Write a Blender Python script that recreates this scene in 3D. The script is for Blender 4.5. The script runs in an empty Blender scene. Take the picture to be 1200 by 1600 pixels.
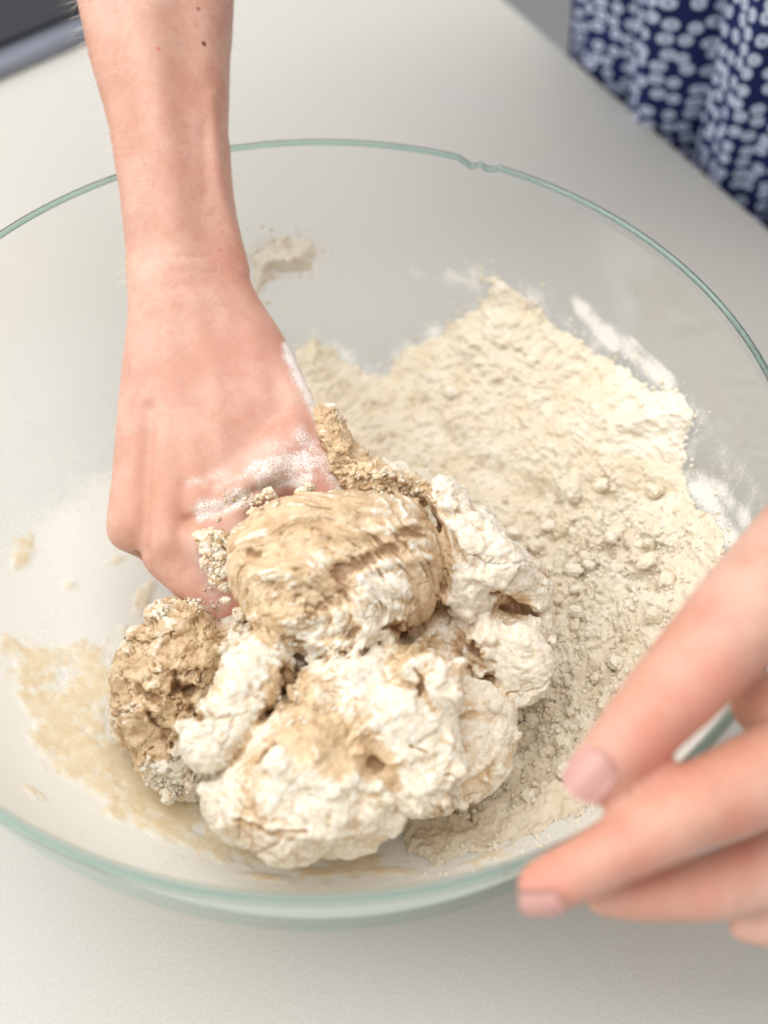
import bpy, math, random
import numpy as np
from mathutils import Vector, Matrix
random.seed(7); RNG = np.random.default_rng(7)
SC = bpy.context.scene
COL = SC.collection

# ------------------------------------------------------------------ camera
CP = np.array([0.0234125, -0.22859168, 0.38483434]); PITCH, ROLL = 0.94539066, 0.05785138
FPX = 1600 * 31 / 36.0                       # focal length in photograph pixels
fw = np.array([0, math.cos(PITCH), -math.sin(PITCH)])
r0 = np.array([1.0, 0, 0]); u0 = np.cross(r0, fw)
rt = math.cos(ROLL) * r0 + math.sin(ROLL) * u0
up = -math.sin(ROLL) * r0 + math.cos(ROLL) * u0
cd = bpy.data.cameras.new('camera'); cam = bpy.data.objects.new('camera', cd); COL.objects.link(cam)
M = Matrix(((rt[0], up[0], -fw[0], CP[0]), (rt[1], up[1], -fw[1], CP[1]), (rt[2], up[2], -fw[2], CP[2]), (0, 0, 0, 1)))
cam.matrix_world = M
cd.sensor_fit = 'VERTICAL'; cd.sensor_height = 36; cd.sensor_width = 27; cd.lens = 31
cd.clip_start = 0.01; cd.clip_end = 50
cd.dof.use_dof = True; cd.dof.focus_distance = 0.360; cd.dof.aperture_fstop = 3.8
SC.camera = cam

# ------------------------------------------------------------------ light (an indoor room lit by windows, with overhead fill added)
W = bpy.data.worlds.new('World'); SC.world = W; W.use_nodes = True
bg = W.node_tree.nodes['Background']; bg.inputs[0].default_value = (0.93, 0.965, 1.0, 1); bg.inputs[1].default_value = 0.65
def area(name, loc, target, sx, sy, power, col):
    l = bpy.data.lights.new(name, 'AREA'); l.shape = 'RECTANGLE'; l.size = sx; l.size_y = sy; l.energy = power; l.color = col
    o = bpy.data.objects.new(name, l); COL.objects.link(o); o.location = loc
    o.rotation_euler = (Vector(target) - Vector(loc)).to_track_quat('-Z', 'Y').to_euler()
area('window_light', (-1.65, -0.30, 1.30), (0, 0, 0.08), 2.0, 1.7, 31, (1.0, 0.995, 0.985))
area('overhead_fill', (-0.10, 0.35, 1.95), (0, 0, 0.05), 1.8, 1.8, 29, (1.0, 0.985, 0.955))  # fill lamp added overhead to brighten the bowl's inside and the heap
SC.view_settings.view_transform = 'Standard'; SC.view_settings.look = 'None'
SC.view_settings.exposure = 0.13; SC.view_settings.gamma = 1
SC.render.engine = 'CYCLES'
SC.cycles.transparent_max_bounces = 24; SC.cycles.max_bounces = 10
SC.cycles.use_denoising = True

# ------------------------------------------------------------------ helpers
def lin(r, g, b):
    f = lambda c: (c / 12.92 if c <= 0.04045 else ((c + 0.055) / 1.055) ** 2.4)
    return (f(r / 255), f(g / 255), f(b / 255), 1)
def ray(px, py):
    px = np.asarray(px, float); py = np.asarray(py, float)
    return fw + rt * ((px - 600) / FPX)[..., None] - up * ((py - 800) / FPX)[..., None]
def at(px, py, d): return CP + ray(px, py) * np.asarray(d, float)[..., None]
def atz(px, py, z):
    r = ray(px, py); return CP + r * ((z - CP[2]) / r[..., 2])[..., None]
def proj(X):
    d = X - CP; w = d @ fw
    return 600 + FPX * (d @ rt) / w, 800 - FPX * (d @ up) / w
def sstep(a, b, x):
    t = np.clip((x - a) / (b - a), 0, 1); return t * t * (3 - 2 * t)

def hash3(i, j, k, s=0):
    h = (i.astype(np.uint32) * np.uint32(374761393) + j.astype(np.uint32) * np.uint32(668265263)
         + k.astype(np.uint32) * np.uint32(2147483647) + np.uint32((s * 974634777) & 0xffffffff))
    h = (h ^ (h >> np.uint32(13))) * np.uint32(1274126177)
    h = (h ^ (h >> np.uint32(15))) * np.uint32(2246822519)
    return h ^ (h >> np.uint32(16))
def unit(h): return (h & np.uint32(0xffffff)).astype(np.float32) / np.float32(0xffffff)
def vnoise(P, scale, seed=0):
    """gradient-like smooth noise, about -1..1"""
    Q = (P / scale).astype(np.float64); I = np.floor(Q).astype(np.int64); F = (Q - I).astype(np.float32)
    U = F * F * F * (F * (F * 6 - 15) + 10); out = np.zeros(len(P), np.float32)
    for a in (0, 1):
        for b in (0, 1):
            for c in (0, 1):
                h = hash3(I[:, 0] + a, I[:, 1] + b, I[:, 2] + c, seed)
                gx = unit(h) * 2 - 1; gy = unit(h * np.uint32(2654435761) ^ (h >> np.uint32(9))) * 2 - 1
                gz = unit((h ^ np.uint32(0x9e3779b9)) * np.uint32(2246822519)) * 2 - 1
                g = gx * (F[:, 0] - a) + gy * (F[:, 1] - b) + gz * (F[:, 2] - c)
                w = (U[:, 0] if a else 1 - U[:, 0]) * (U[:, 1] if b else 1 - U[:, 1]) * (U[:, 2] if c else 1 - U[:, 2])
                out += g * w
    return out * 1.6
def fbm(P, scale, oct=4, seed=0, gain=0.5):
    o = 0; a = 1.0; n = 0
    for k in range(oct):
        o = o + a * vnoise(P + 17.3 * k * scale, scale / 2 ** k, seed + k); n += a; a *= gain
    return o / n
def worley(P, scale, seed=0):
    Q = P / scale; I = np.floor(Q).astype(np.int64); F = (Q - I).astype(np.float32)
    f1 = np.full(len(P), 9, np.float32); f2 = f1.copy(); idn = np.zeros(len(P), np.float32)
    for a in (-1, 0, 1):
        for b in (-1, 0, 1):
            for c in (-1, 0, 1):
                h = hash3(I[:, 0] + a, I[:, 1] + b, I[:, 2] + c, seed)
                x = a + unit(h) - F[:, 0]; y = b + unit(h * np.uint32(2654435761) ^ (h >> np.uint32(9))) - F[:, 1]
                z = c + unit((h ^ np.uint32(0x9e3779b9)) * np.uint32(2246822519)) - F[:, 2]
                d = np.sqrt(x * x + y * y + z * z); m = d < f1
                f2 = np.where(m, f1, np.minimum(f2, d)); idn = np.where(m, unit(h ^ (h << np.uint32(5))), idn); f1 = np.where(m, d, f1)
    return f1, f2, idn
def poly_sd(px, py, poly):
    """signed distance, positive inside"""
    P = np.array(poly, float); d = np.full(px.shape, 1e9); ins = np.zeros(px.shape, bool)
    for i in range(len(P)):
        x1, y1 = P[i]; x2, y2 = P[(i + 1) % len(P)]
        dx, dy = x2 - x1, y2 - y1
        t = np.clip(((px - x1) * dx + (py - y1) * dy) / (dx * dx + dy * dy), 0, 1)
        d = np.minimum(d, np.hypot(px - x1 - t * dx, py - y1 - t * dy))
        c = ((y1 > py) != (y2 > py)) & (px < dx * (py - y1) / (dy if dy else 1e-9) + x1)
        ins ^= c
    return np.where(ins, d, -d)
def seg_d(px, py, x1, y1, x2, y2):
    dx, dy = x2 - x1, y2 - y1
    t = np.clip(((px - x1) * dx + (py - y1) * dy) / (dx * dx + dy * dy), 0, 1)
    return np.hypot(px - x1 - t * dx, py - y1 - t * dy), t

def mesh_np(name, V, F, mat=None, parent=None, attrs=None, smooth=True):
    """V (n,3) array, F (m,3) or (m,4) int array -> one linked mesh object"""
    me = bpy.data.meshes.new(name); V = np.asarray(V, np.float32)
    if isinstance(F, np.ndarray):
        k = F.shape[1]; me.vertices.add(len(V)); me.vertices.foreach_set('co', V.ravel())
        me.loops.add(F.size); me.loops.foreach_set('vertex_index', F.astype(np.int32).ravel())
        me.polygons.add(len(F)); me.polygons.foreach_set('loop_start', np.arange(0, F.size, k, dtype=np.int32))
        me.update(calc_edges=True)
    else: me.from_pydata([tuple(map(float, v)) for v in V], [], F)
    me.validate()
    if smooth: me.polygons.foreach_set('use_smooth', np.ones(len(me.polygons), bool))
    for k, a in (attrs or {}).items():
        at_ = me.attributes.new(k, 'FLOAT', 'POINT'); at_.data.foreach_set('value', np.asarray(a, np.float32))
    if mat: me.materials.append(mat)
    o = bpy.data.objects.new(name, me); COL.objects.link(o)
    if parent: o.parent = parent
    return o
def normals_of(V, F):
    me = bpy.data.meshes.new('tmp'); me.vertices.add(len(V)); me.vertices.foreach_set('co', np.asarray(V, np.float32).ravel())
    k = F.shape[1]; me.loops.add(F.size); me.loops.foreach_set('vertex_index', F.astype(np.int32).ravel())
    me.polygons.add(len(F)); me.polygons.foreach_set('loop_start', np.arange(0, F.size, k, dtype=np.int32)); me.update(calc_edges=True)
    n = np.zeros(len(V) * 3, np.float32); me.vertex_normals.foreach_get('vector', n); bpy.data.meshes.remove(me)
    return n.reshape(-1, 3)
def empty(name, loc=(0, 0, 0)):
    o = bpy.data.objects.new(name, None); COL.objects.link(o); o.empty_display_size = 0.02; return o
def tag(o, label=None, cat=None, group=None, kind=None):
    if label: o['label'] = label
    if cat: o['category'] = cat
    if group: o['group'] = group
    if kind: o['kind'] = kind
    return o
_ico = {}
def ico(n):
    if n not in _ico:
        import bmesh
        bm = bmesh.new(); bmesh.ops.create_icosphere(bm, subdivisions=n, radius=1)
        bm.verts.ensure_lookup_table()
        V = np.array([v.co[:] for v in bm.verts]); F = np.array([[v.index for v in f.verts] for f in bm.faces], np.int32); bm.free()
        _ico[n] = (V, F)
    return _ico[n]
def grid_faces(nu, nv, wrap_u=False):
    i = np.arange(nu if wrap_u else nu - 1)[:, None]; j = np.arange(nv - 1)[None]
    a = i * nv + j; b = ((i + 1) % nu) * nv + j
    return np.stack([a, b, b + 1, a + 1], -1).reshape(-1, 4).astype(np.int32)

# node helpers
class NT:
    def __init__(s, name):
        s.m = bpy.data.materials.new(name); s.m.use_nodes = True; s.t = s.m.node_tree; s.t.nodes.clear()
        s.out = s.n('ShaderNodeOutputMaterial')
    def n(s, typ, **k):
        nd = s.t.nodes.new(typ)
        for a, b in k.items(): setattr(nd, a, b)
        return nd
    def put(s, sock, v):
        if hasattr(v, 'links') or isinstance(v, bpy.types.NodeSocket): s.t.links.new(v, sock)
        elif v is not None: sock.default_value = v
    def attr(s, name): return s.n('ShaderNodeAttribute', attribute_name=name).outputs['Fac']
    def coord(s, which='Object'): return s.n('ShaderNodeTexCoord').outputs[which]
    def noise(s, scale, detail=4, rough=0.5, vec=None, dist=0):
        nd = s.n('ShaderNodeTexNoise'); nd.inputs['Scale'].default_value = scale; nd.inputs['Detail'].default_value = detail
        nd.inputs['Roughness'].default_value = rough; nd.inputs['Distortion'].default_value = dist
        s.put(nd.inputs['Vector'], vec if vec is not None else s.coord()); return nd.outputs['Fac']
    def math(s, op, a, b=None, c=None, clamp=False):
        nd = s.n('ShaderNodeMath', operation=op, use_clamp=clamp); s.put(nd.inputs[0], a)
        if b is not None: s.put(nd.inputs[1], b)
        if c is not None: s.put(nd.inputs[2], c)
        return nd.outputs[0]
    def range(s, v, a, b, c=0.0, d=1.0):
        nd = s.n('ShaderNodeMapRange'); nd.interpolation_type = 'SMOOTHSTEP'; s.put(nd.inputs[0], v)
        for i, x in enumerate((a, b, c, d)): s.put(nd.inputs[i + 1], x)
        return nd.outputs[0]
    def mix(s, f, a, b, typ='MIX'):
        nd = s.n('ShaderNodeMix', data_type='RGBA', blend_type=typ); s.put(nd.inputs[0], f); s.put(nd.inputs[6], a); s.put(nd.inputs[7], b)
        return nd.outputs[2]
    def bump(s, h, strength, dist):
        nd = s.n('ShaderNodeBump'); nd.inputs['Strength'].default_value = strength; nd.inputs['Distance'].default_value = dist
        s.put(nd.inputs['Height'], h); return nd.outputs[0]
    def pbr(s, col, rough=0.5, normal=None, **k):
        p = s.n('ShaderNodeBsdfPrincipled'); s.put(p.inputs['Base Color'], col); s.put(p.inputs['Roughness'], rough)
        if normal is not None: s.put(p.inputs['Normal'], normal)
        for a, b in k.items(): s.put(p.inputs[a.replace('_', ' ')], b)
        return p.outputs[0]
    def mixs(s, f, a, b):
        nd = s.n('ShaderNodeMixShader'); s.put(nd.inputs[0], f); s.t.links.new(a, nd.inputs[1]); s.t.links.new(b, nd.inputs[2]); return nd.outputs[0]
    def done(s, sh): s.t.links.new(sh, s.out.inputs['Surface']); return s.m

# ------------------------------------------------------------------ materials
def m_counter():
    t = NT('pale_quartz'); a = t.noise(900, 3, 0.6); b = t.noise(6, 3); c = t.noise(2600, 1)
    col = t.mix(t.range(a, 0.35, 0.65), lin(189, 184, 174), lin(198, 193, 183))
    col = t.mix(t.range(b, 0.3, 0.7, 0, 0.35), col, lin(188, 189, 187))
    col = t.mix(t.range(c, 0.70, 0.76, 0, 0.5), col, lin(160, 150, 135))
    return t.done(t.pbr(col, 0.42, Specular_IOR_Level=0.4))
def m_plain(name, c, rough=0.5, metal=0.0, nscale=40, var=0.12):
    t = NT(name); a = t.noise(nscale, 4)
    col = t.mix(t.range(a, 0.3, 0.7, 0, var), c, tuple(x * 0.6 for x in c[:3]) + (1,))
    return t.done(t.pbr(col, rough, Metallic=metal))
def m_glass():
    t = NT('clear_glass'); lw = t.n('ShaderNodeLayerWeight'); lw.inputs[0].default_value = 0.5
    face = lw.outputs['Facing']; g = t.math('POWER', face, 2.6)
    tr = t.n('ShaderNodeBsdfTransparent'); t.put(tr.inputs[0], t.mix(g, (0.988, 0.994, 0.992, 1), (0.86, 0.94, 0.925, 1)))
    gl = t.n('ShaderNodeBsdfGlossy'); gl.inputs['Roughness'].default_value = 0.03; gl.inputs[0].default_value = (1, 1, 1, 1)
    fr = t.n('ShaderNodeFresnel'); fr.inputs[0].default_value = 1.46
    return t.done(t.mixs(t.math('MULTIPLY', fr.outputs[0], 0.13), tr.outputs[0], gl.outputs[0]))
def m_rim():
    t = NT('green_rim_glass')
    lw = t.n('ShaderNodeLayerWeight'); lw.inputs[0].default_value = 0.5; g = t.math('POWER', lw.outputs['Facing'], 1.2)
    tr = t.n('ShaderNodeBsdfTransparent'); t.put(tr.inputs[0], t.mix(g, lin(238, 247, 244), lin(178, 212, 204)))
    rf = t.n('ShaderNodeBsdfRefraction'); rf.inputs['IOR'].default_value = 1.4; rf.inputs['Roughness'].default_value = 0.05; rf.inputs[0].default_value = lin(214, 234, 228)
    body = t.mixs(0.35, tr.outputs[0], rf.outputs[0])
    gl = t.n('ShaderNodeBsdfGlossy'); gl.inputs['Roughness'].default_value = 0.06
    fr = t.n('ShaderNodeFresnel'); fr.inputs[0].default_value = 1.5
    return t.done(t.mixs(t.math('MULTIPLY', fr.outputs[0], 1.5, clamp=True), body, gl.outputs[0]))
def m_film():
    t = NT('flour_film'); w = t.attr('dust'); b = t.attr('batter')
    n1 = t.noise(900, 3, 0.7); n2 = t.noise(180, 5, 0.65); n3 = t.noise(2600, 2, 0.6)
    nn = t.math('ADD', t.math('MULTIPLY', n1, 0.5), t.math('ADD', t.math('MULTIPLY', n2, 0.3), t.math('MULTIPLY', n3, 0.2)))
    fw_ = t.math('MULTIPLY', t.range(t.math('ADD', nn, w), 0.56, 1.02), t.range(n3, 0.3, 0.62, 0.80, 0.97))
    fb = t.math('MULTIPLY', t.range(t.math('ADD', t.math('ADD', t.math('MULTIPLY', n2, 0.75), t.math('MULTIPLY', n1, 0.25)), b), 0.76, 1.12), 0.70)
    wd = t.n('ShaderNodeBsdfDiffuse'); wd.inputs[0].default_value = lin(244, 241, 233); wt = t.n('ShaderNodeBsdfTranslucent'); wt.inputs[0].default_value = lin(244, 241, 233)
    whs = t.mixs(0.12, wd.outputs[0], wt.outputs[0])
    bc = t.mix(t.range(n2, 0.35, 0.65), lin(240, 222, 182), lin(228, 200, 146))
    td = t.n('ShaderNodeBsdfTranslucent'); t.put(td.inputs[0], bc); tan = t.mixs(0.12, t.pbr(bc, 0.55), td.outputs[0])
    tr = t.n('ShaderNodeBsdfTransparent')
    s = t.mixs(fw_, tr.outputs[0], whs); s = t.mixs(fb, s, tan)
    return t.done(s)
def m_dough():
    t = NT('floured_dough'); f = t.attr('flour'); wv = t.attr('tone')
    n1 = t.noise(420, 4, 0.65); n2 = t.noise(1500, 3, 0.6); n3 = t.noise(130, 4, 0.6, dist=0.6)
    wet = t.mix(t.range(n3, 0.3, 0.7), lin(190, 157, 117), lin(218, 193, 156))
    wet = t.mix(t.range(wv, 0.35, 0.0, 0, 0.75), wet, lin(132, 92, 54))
    wet = t.mix(t.range(n1, 0.60, 0.75, 0, 0.5), wet, lin(236, 222, 196))
    flo = t.mix(t.range(n1, 0.3, 0.7), lin(216, 201, 175), lin(234, 228, 215))
    k = t.math('ADD', f, t.math('ADD', t.math('MULTIPLY', t.math('SUBTRACT', n1, 0.5), 0.7), t.math('MULTIPLY', t.math('SUBTRACT', n2, 0.5), 0.7)))
    fac = t.range(k, 0.30, 0.66)
    col = t.mix(fac, wet, flo)
    sp = t.noise(1100, 1); col = t.mix(t.range(sp, 0.74, 0.80, 0, 0.35), col, lin(150, 110, 80))
    h = t.math('ADD', t.math('MULTIPLY', n2, 0.5), n1)
    rough = t.range(fac, 0, 1, 0.42, 0.95)
    return t.done(t.pbr(col, rough, t.bump(h, 0.55, 0.0006), Subsurface_Weight=0.12, Subsurface_Radius=(0.004, 0.002, 0.001), Subsurface_Scale=1.0))
def m_heap():
    t = NT('wholemeal_flour'); f = t.attr('flour')
    n1 = t.noise(500, 5, 0.7); n2 = t.noise(1800, 3, 0.6); n3 = t.noise(60, 3)
    col = t.mix(t.range(n1, 0.3, 0.7), lin(219, 206, 180), lin(229, 220, 202))
    col = t.mix(t.range(n3, 0.35, 0.7, 0, 0.5), col, lin(215, 194, 160))
    col = t.mix(t.math('MULTIPLY', t.range(f, 0.35, 0.8), 0.8), col, lin(236, 229, 214))
    sp = t.noise(900, 1); col = t.mix(t.range(sp, 0.72, 0.78, 0, 0.4), col, lin(180, 132, 84))
    h = t.math('ADD', t.math('MULTIPLY', n2, 0.6), n1)
    return t.done(t.pbr(col, 0.95, t.bump(h, 0.6, 0.0007), Specular_IOR_Level=0.15))
MOLES = []
def m_skin():
    t = NT('skin'); co = t.coord()
    n1 = t.noise(45, 4, 0.6); n2 = t.noise(260, 3, 0.6); n3 = t.noise(1500, 3, 0.6); n4 = t.noise(14, 3)
    col = t.mix(t.range(n1, 0.3, 0.7), lin(197, 147, 126), lin(212, 171, 151))
    col = t.mix(t.range(n4, 0.4, 0.7, 0, 0.5), col, lin(198, 140, 112))
    col = t.mix(t.range(n2, 0.45, 0.8, 0, 0.4), col, lin(192, 126, 104))
    col = t.mix(t.math('MULTIPLY', t.attr('red'), 0.62), col, lin(210, 120, 102))
    for (x, y, z), r, c, k in MOLES:
        d = t.n('ShaderNodeVectorMath', operation='DISTANCE'); t.put(d.inputs[0], co); d.inputs[1].default_value = (x, y, z)
        col = t.mix(t.range(t.math('ADD', d.outputs['Value'], t.math('MULTIPLY', n2, r * 0.5)), r * 1.35, r * 0.9, 0, k), col, c)
    fl = t.attr('flour')
    kk = t.math('ADD', fl, t.math('ADD', t.math('MULTIPLY', t.math('SUBTRACT', n3, 0.5), 1.3), t.math('MULTIPLY', t.math('SUBTRACT', n2, 0.5), 0.5)))
    fac = t.math('MAXIMUM', t.math('MULTIPLY', t.range(kk, 0.38, 0.56), 0.92), t.math('MULTIPLY', t.range(t.math('ADD', fl, t.math('MULTIPLY', t.math('SUBTRACT', n2, 0.5), 0.8)), 0.0, 0.6), 0.28))
    col = t.mix(fac, col, lin(243, 236, 228))
    v = t.n('ShaderNodeTexVoronoi', feature='DISTANCE_TO_EDGE'); v.inputs['Scale'].default_value = 1100; t.put(v.inputs['Vector'], co)
    h = t.math('ADD', t.math('MULTIPLY', t.range(v.outputs[0], 0, 0.12), 0.25), t.math('ADD', t.math('MULTIPLY', n3, 0.7), t.math('MULTIPLY', fac, 1.2)))
    rough = t.range(fac, 0, 1, 0.46, 0.95)
    return t.done(t.pbr(col, rough, t.bump(h, 0.5, 0.0004), Subsurface_Weight=0.25, Subsurface_Radius=(0.008, 0.003, 0.0015), Subsurface_Scale=0.6))
def m_nail():
    t = NT('fingernail'); return t.done(t.pbr(t.mix(t.noise(90), lin(186, 136, 128), lin(203, 156, 145)), 0.34, Subsurface_Weight=0.2, Subsurface_Radius=(0.004, 0.002, 0.001)))
def m_dress():
    t = NT('navy_ring_print'); uv = t.coord('UV')
    def rings(scale, r0, r1, hole, seed):
        mp = t.n('ShaderNodeMapping'); mp.inputs['Location'].default_value = (seed, seed * 1.7, 0); t.put(mp.inputs['Vector'], uv)
        v = t.n('ShaderNodeTexVoronoi', voronoi_dimensions='2D'); v.inputs['Scale'].default_value = scale; v.inputs['Randomness'].default_value = 0.5
        t.put(v.inputs['Vector'], mp.outputs[0]); d = v.outputs['Distance']
        a = t.range(d, r1, r0); b = t.range(d, hole, hole + 0.05); return t.math('MULTIPLY', a, b)
    m = rings(70, 0.32, 0.38, 0.08, 0.0)
    wv = t.noise(4000, 1)
    col = t.mix(m, lin(25, 36, 90), lin(222, 234, 255)); col = t.mix(t.range(wv, 0.3, 0.7, 0, 0.12), col, lin(90, 100, 140))
    return t.done(t.pbr(col, 0.85, Specular_IOR_Level=0.2))
def m_hair():
    t = NT('blond_hair'); return t.done(t.pbr(lin(238, 226, 206), 0.4))

M_GLASS, M_RIM, M_FILM, M_DOUGH, M_HEAP = m_glass(), m_rim(), m_film(), m_dough(), m_heap()

# ------------------------------------------------------------------ counter, floor, hob
E0 = np.array([0.109, 0.647]); E1 = np.array([0.287, 0.321]); ed = (E1 - E0) / np.linalg.norm(E1 - E0); en = np.array([-ed[1], ed[0]]); en = en if en[0] > 0 else -en
def slab(name, poly, z0, z1, mat, parent=None, bevel=0.003):
    import bmesh
    bm = bmesh.new(); vs = [bm.verts.new((x, y, z1)) for x, y in poly]; f = bm.faces.new(vs)
    ex = bmesh.ops.extrude_face_region(bm, geom=[f]); bmesh.ops.translate(bm, verts=[v for v in ex['geom'] if isinstance(v, bmesh.types.BMVert)], vec=(0, 0, z0 - z1))
    bmesh.ops.recalc_face_normals(bm, faces=bm.faces[:])
    if bevel: bmesh.ops.bevel(bm, geom=bm.edges[:], offset=bevel, segments=3, affect='EDGES', profile=0.5)
    me = bpy.data.meshes.new(name); bm.to_mesh(me); bm.free(); me.materials.append(mat)
    o = bpy.data.objects.new(name, me); COL.objects.link(o); o.parent = parent; return o
a = E0 - ed * 2.2; b = E1 + ed * 1.6
tag(slab('countertop', [tuple(a), tuple(a - en * 2.2), tuple(b - en * 2.2), tuple(b)], -0.04, 0.0, m_counter()), kind='structure')
tag(slab('floor', [(-6, -6), (6, -6), (6, 6), (-6, 6)], -1.0, -0.9, m_plain('grey_floor', lin(150, 150, 148), 0.6), bevel=0), kind='structure')
hob = tag(empty('cooktop'), 'black glass cooktop with a grey steel edge at the back of the counter', 'cooktop')
h0 = atz(-10, 132, 0.0)[:2]; h1 = atz(150, 62, 0.0)[:2]; hd = (h1 - h0) / np.linalg.norm(h1 - h0); hn = np.array([-hd[1], hd[0]])
def hpoly(a0, a1, b0, b1): return [tuple(h0 + hd * x + hn * y) for x, y in ((a0, b0), (a1, b0), (a1, b1), (a0, b1))]
slab('steel_trim', hpoly(-0.45, 0.13, 0.0, 0.5), 0.0, 0.012, m_plain('brushed_steel', lin(150, 154, 166), 0.35, 0.8), hob, 0.004)
slab('glass_top', hpoly(-0.44, 0.122, 0.022, 0.49), 0.0125, 0.016, m_plain('black_glass', (0.006, 0.006, 0.010, 1), 0.45), hob, 0.0015)
slab('painted_reflection', hpoly(-0.40, 0.0, 0.082, 0.40), 0.0162, 0.0166, m_plain('reflection_grey', lin(96, 108, 112), 0.3), hob, 0)  # lighter grey sheet painting a window reflection onto the black glass

# ------------------------------------------------------------------ bowl
PR = np.array([(0, .006), (.055, .006), (.080, .0072), (.100, .0110), (.122, .0180), (.141, .0290), (.155, .0430), (.1645, .0600), (.1705, .0800), (.1738, .1020), (.1748, .1200), (.175, .135)])
def cr(P, n):
    P = np.asarray(P, float); Q = np.vstack([2 * P[0] - P[1], P, 2 * P[-1] - P[-2]]); out = []
    for i in range(1, len(Q) - 2):
        for t in np.linspace(0, 1, n, endpoint=False):
            p0, p1, p2, p3 = Q[i - 1:i + 3]
            out.append(0.5 * ((2 * p1) + (p2 - p0) * t + (2 * p0 - 5 * p1 + 4 * p2 - p3) * t * t + (3 * p1 - p0 - 3 * p2 + p3) * t ** 3))
    return np.array(out + [P[-1]])
PRI = cr(PR, 10); PRI[:, 1] = np.maximum(PRI[:, 1], 0.006)
arc = np.r_[0, np.cumsum(np.hypot(*np.diff(PRI, axis=0).T))]; SMAX = arc[-1]
def prof(s): return np.interp(s, arc, PRI[:, 0]), np.interp(s, arc, PRI[:, 1])
def prof_n(s):
    r1, z1 = prof(np.maximum(s - .003, 0)); r2, z2 = prof(np.minimum(s + .003, SMAX)); l = np.hypot(r2 - r1, z2 - z1) + 1e-12
    return -(z2 - z1) / l, (r2 - r1) / l            # inward normal (radial, up)
def zin(r): return np.interp(r, PRI[:, 0], PRI[:, 1])
def keep_in_bowl(V, gap=0.0006):
    V = V.copy(); r = np.hypot(V[:, 0], V[:, 1]); k = np.minimum(1, 0.172 / np.maximum(r, 1e-6)); V[:, :2] *= k[:, None]; r = r * k
    V[:, 2] = np.maximum(V[:, 2], zin(r) + gap); return V
chip_c = atz(748, 258, 0.135); CHIP = math.atan2(chip_c[1], chip_c[0])
def chip(th):
    x = (th - CHIP + np.pi) % (2 * np.pi) - np.pi; x = x * 0.175
    d = np.interp(-x, [-.013, -.009, -.006, -.003, 0, .0015, .004, .0075, .010], [0, .0012, .0044, .0052, .0026, .0018, .0048, .0034, 0])
    return d * .45
bowl = tag(empty('glass_bowl'), 'large clear glass mixing bowl with a green tinted chipped rim', 'bowl')
NTH = 420; th = np.linspace(0, 2 * np.pi, NTH, endpoint=False)
TK = 0.0030
so = np.linspace(0, SMAX, 70); ri, zi = prof(so); nr, nz = prof_n(so)
loopr = np.r_[ri, (ri - nr * TK)[::-1]]; loopz = np.r_[zi, (zi - nz * TK)[::-1]]
loopz = np.maximum(loopz, 0.0006); loopr = np.maximum(loopr, 0.0002)
V = np.stack([np.cos(th)[:, None] * loopr, np.sin(th)[:, None] * loopr, np.broadcast_to(loopz, (NTH, len(loopz)))], -1)
V[..., 2] -= chip(th)[:, None] * sstep(0.120, 0.135, V[..., 2])
mesh_np('wall', V.reshape(-1, 3), grid_faces(NTH, len(loopr), True), M_GLASS, bowl)
NR = 20; ph = np.linspace(0, 2 * np.pi, NR, endpoint=True); NT2 = 900; th2 = np.linspace(0, 2 * np.pi, NT2, endpoint=False)
rr = 0.0014; rc = 0.175 + TK / 2
ca = rc + rr * np.cos(ph)[None] * 0.92; cz = 0.1358 + rr * 1.05 * np.sin(ph)[None]
ch = chip(th2)[:, None]; jag = vnoise(np.c_[np.cos(th2), np.sin(th2), 0 * th2] * .175, .0016, 3)[:, None] * (ch > 0.0004) * 0.0009
V = np.stack([np.cos(th2)[:, None] * (ca - ch * .25), np.sin(th2)[:, None] * (ca - ch * .25), cz - ch + jag], -1)
mesh_np('rim', V.reshape(-1, 3), grid_faces(NT2, NR, True), M_RIM, bowl)

HEAP = [(455, 545), (490, 520), (530, 545), (570, 575), (605, 582), (622, 545), (650, 530), (690, 512), (712, 490), (748, 472), (756, 448), (742, 425), (790, 432), (832, 464), (866, 500), (915, 528), (950, 560), (985, 565), (1025, 605), (1060, 603), (1086, 640), (1082, 700), (1078, 765),
        (1095, 790), (1125, 800), (1140, 850), (1110, 960), (1070, 1060), (1000, 1200), (920, 1300), (830, 1335), (760, 1350), (690, 1368), (640, 1335), (600, 1290), (500, 1200), (470, 900), (470, 650)]
# ------------------------------------------------------------------ flour film and smears on the glass
nth, ns = 720, 300
S = np.linspace(0.0, SMAX - .002, ns); TH = np.linspace(0, 2 * np.pi, nth, endpoint=False)
r_, z_ = prof(S); a_, b_ = prof_n(S)
V = np.stack([np.cos(TH)[:, None] * (r_ + a_ * .0004), np.sin(TH)[:, None] * (r_ + a_ * .0004), np.broadcast_to(z_ + b_ * .0004, (nth, ns))], -1).reshape(-1, 3)
NF = np.stack([np.cos(TH)[:, None] * a_, np.sin(TH)[:, None] * a_, np.broadcast_to(b_, (nth, ns))], -1).reshape(-1, 3)
px, py = proj(V); front = py > -1e9
n0 = fbm(V, .03, 4, 11); n1 = fbm(V, .012, 4, 12)
wob = 40 * n0; 
dust = np.full(len(V), -0.25)
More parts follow.
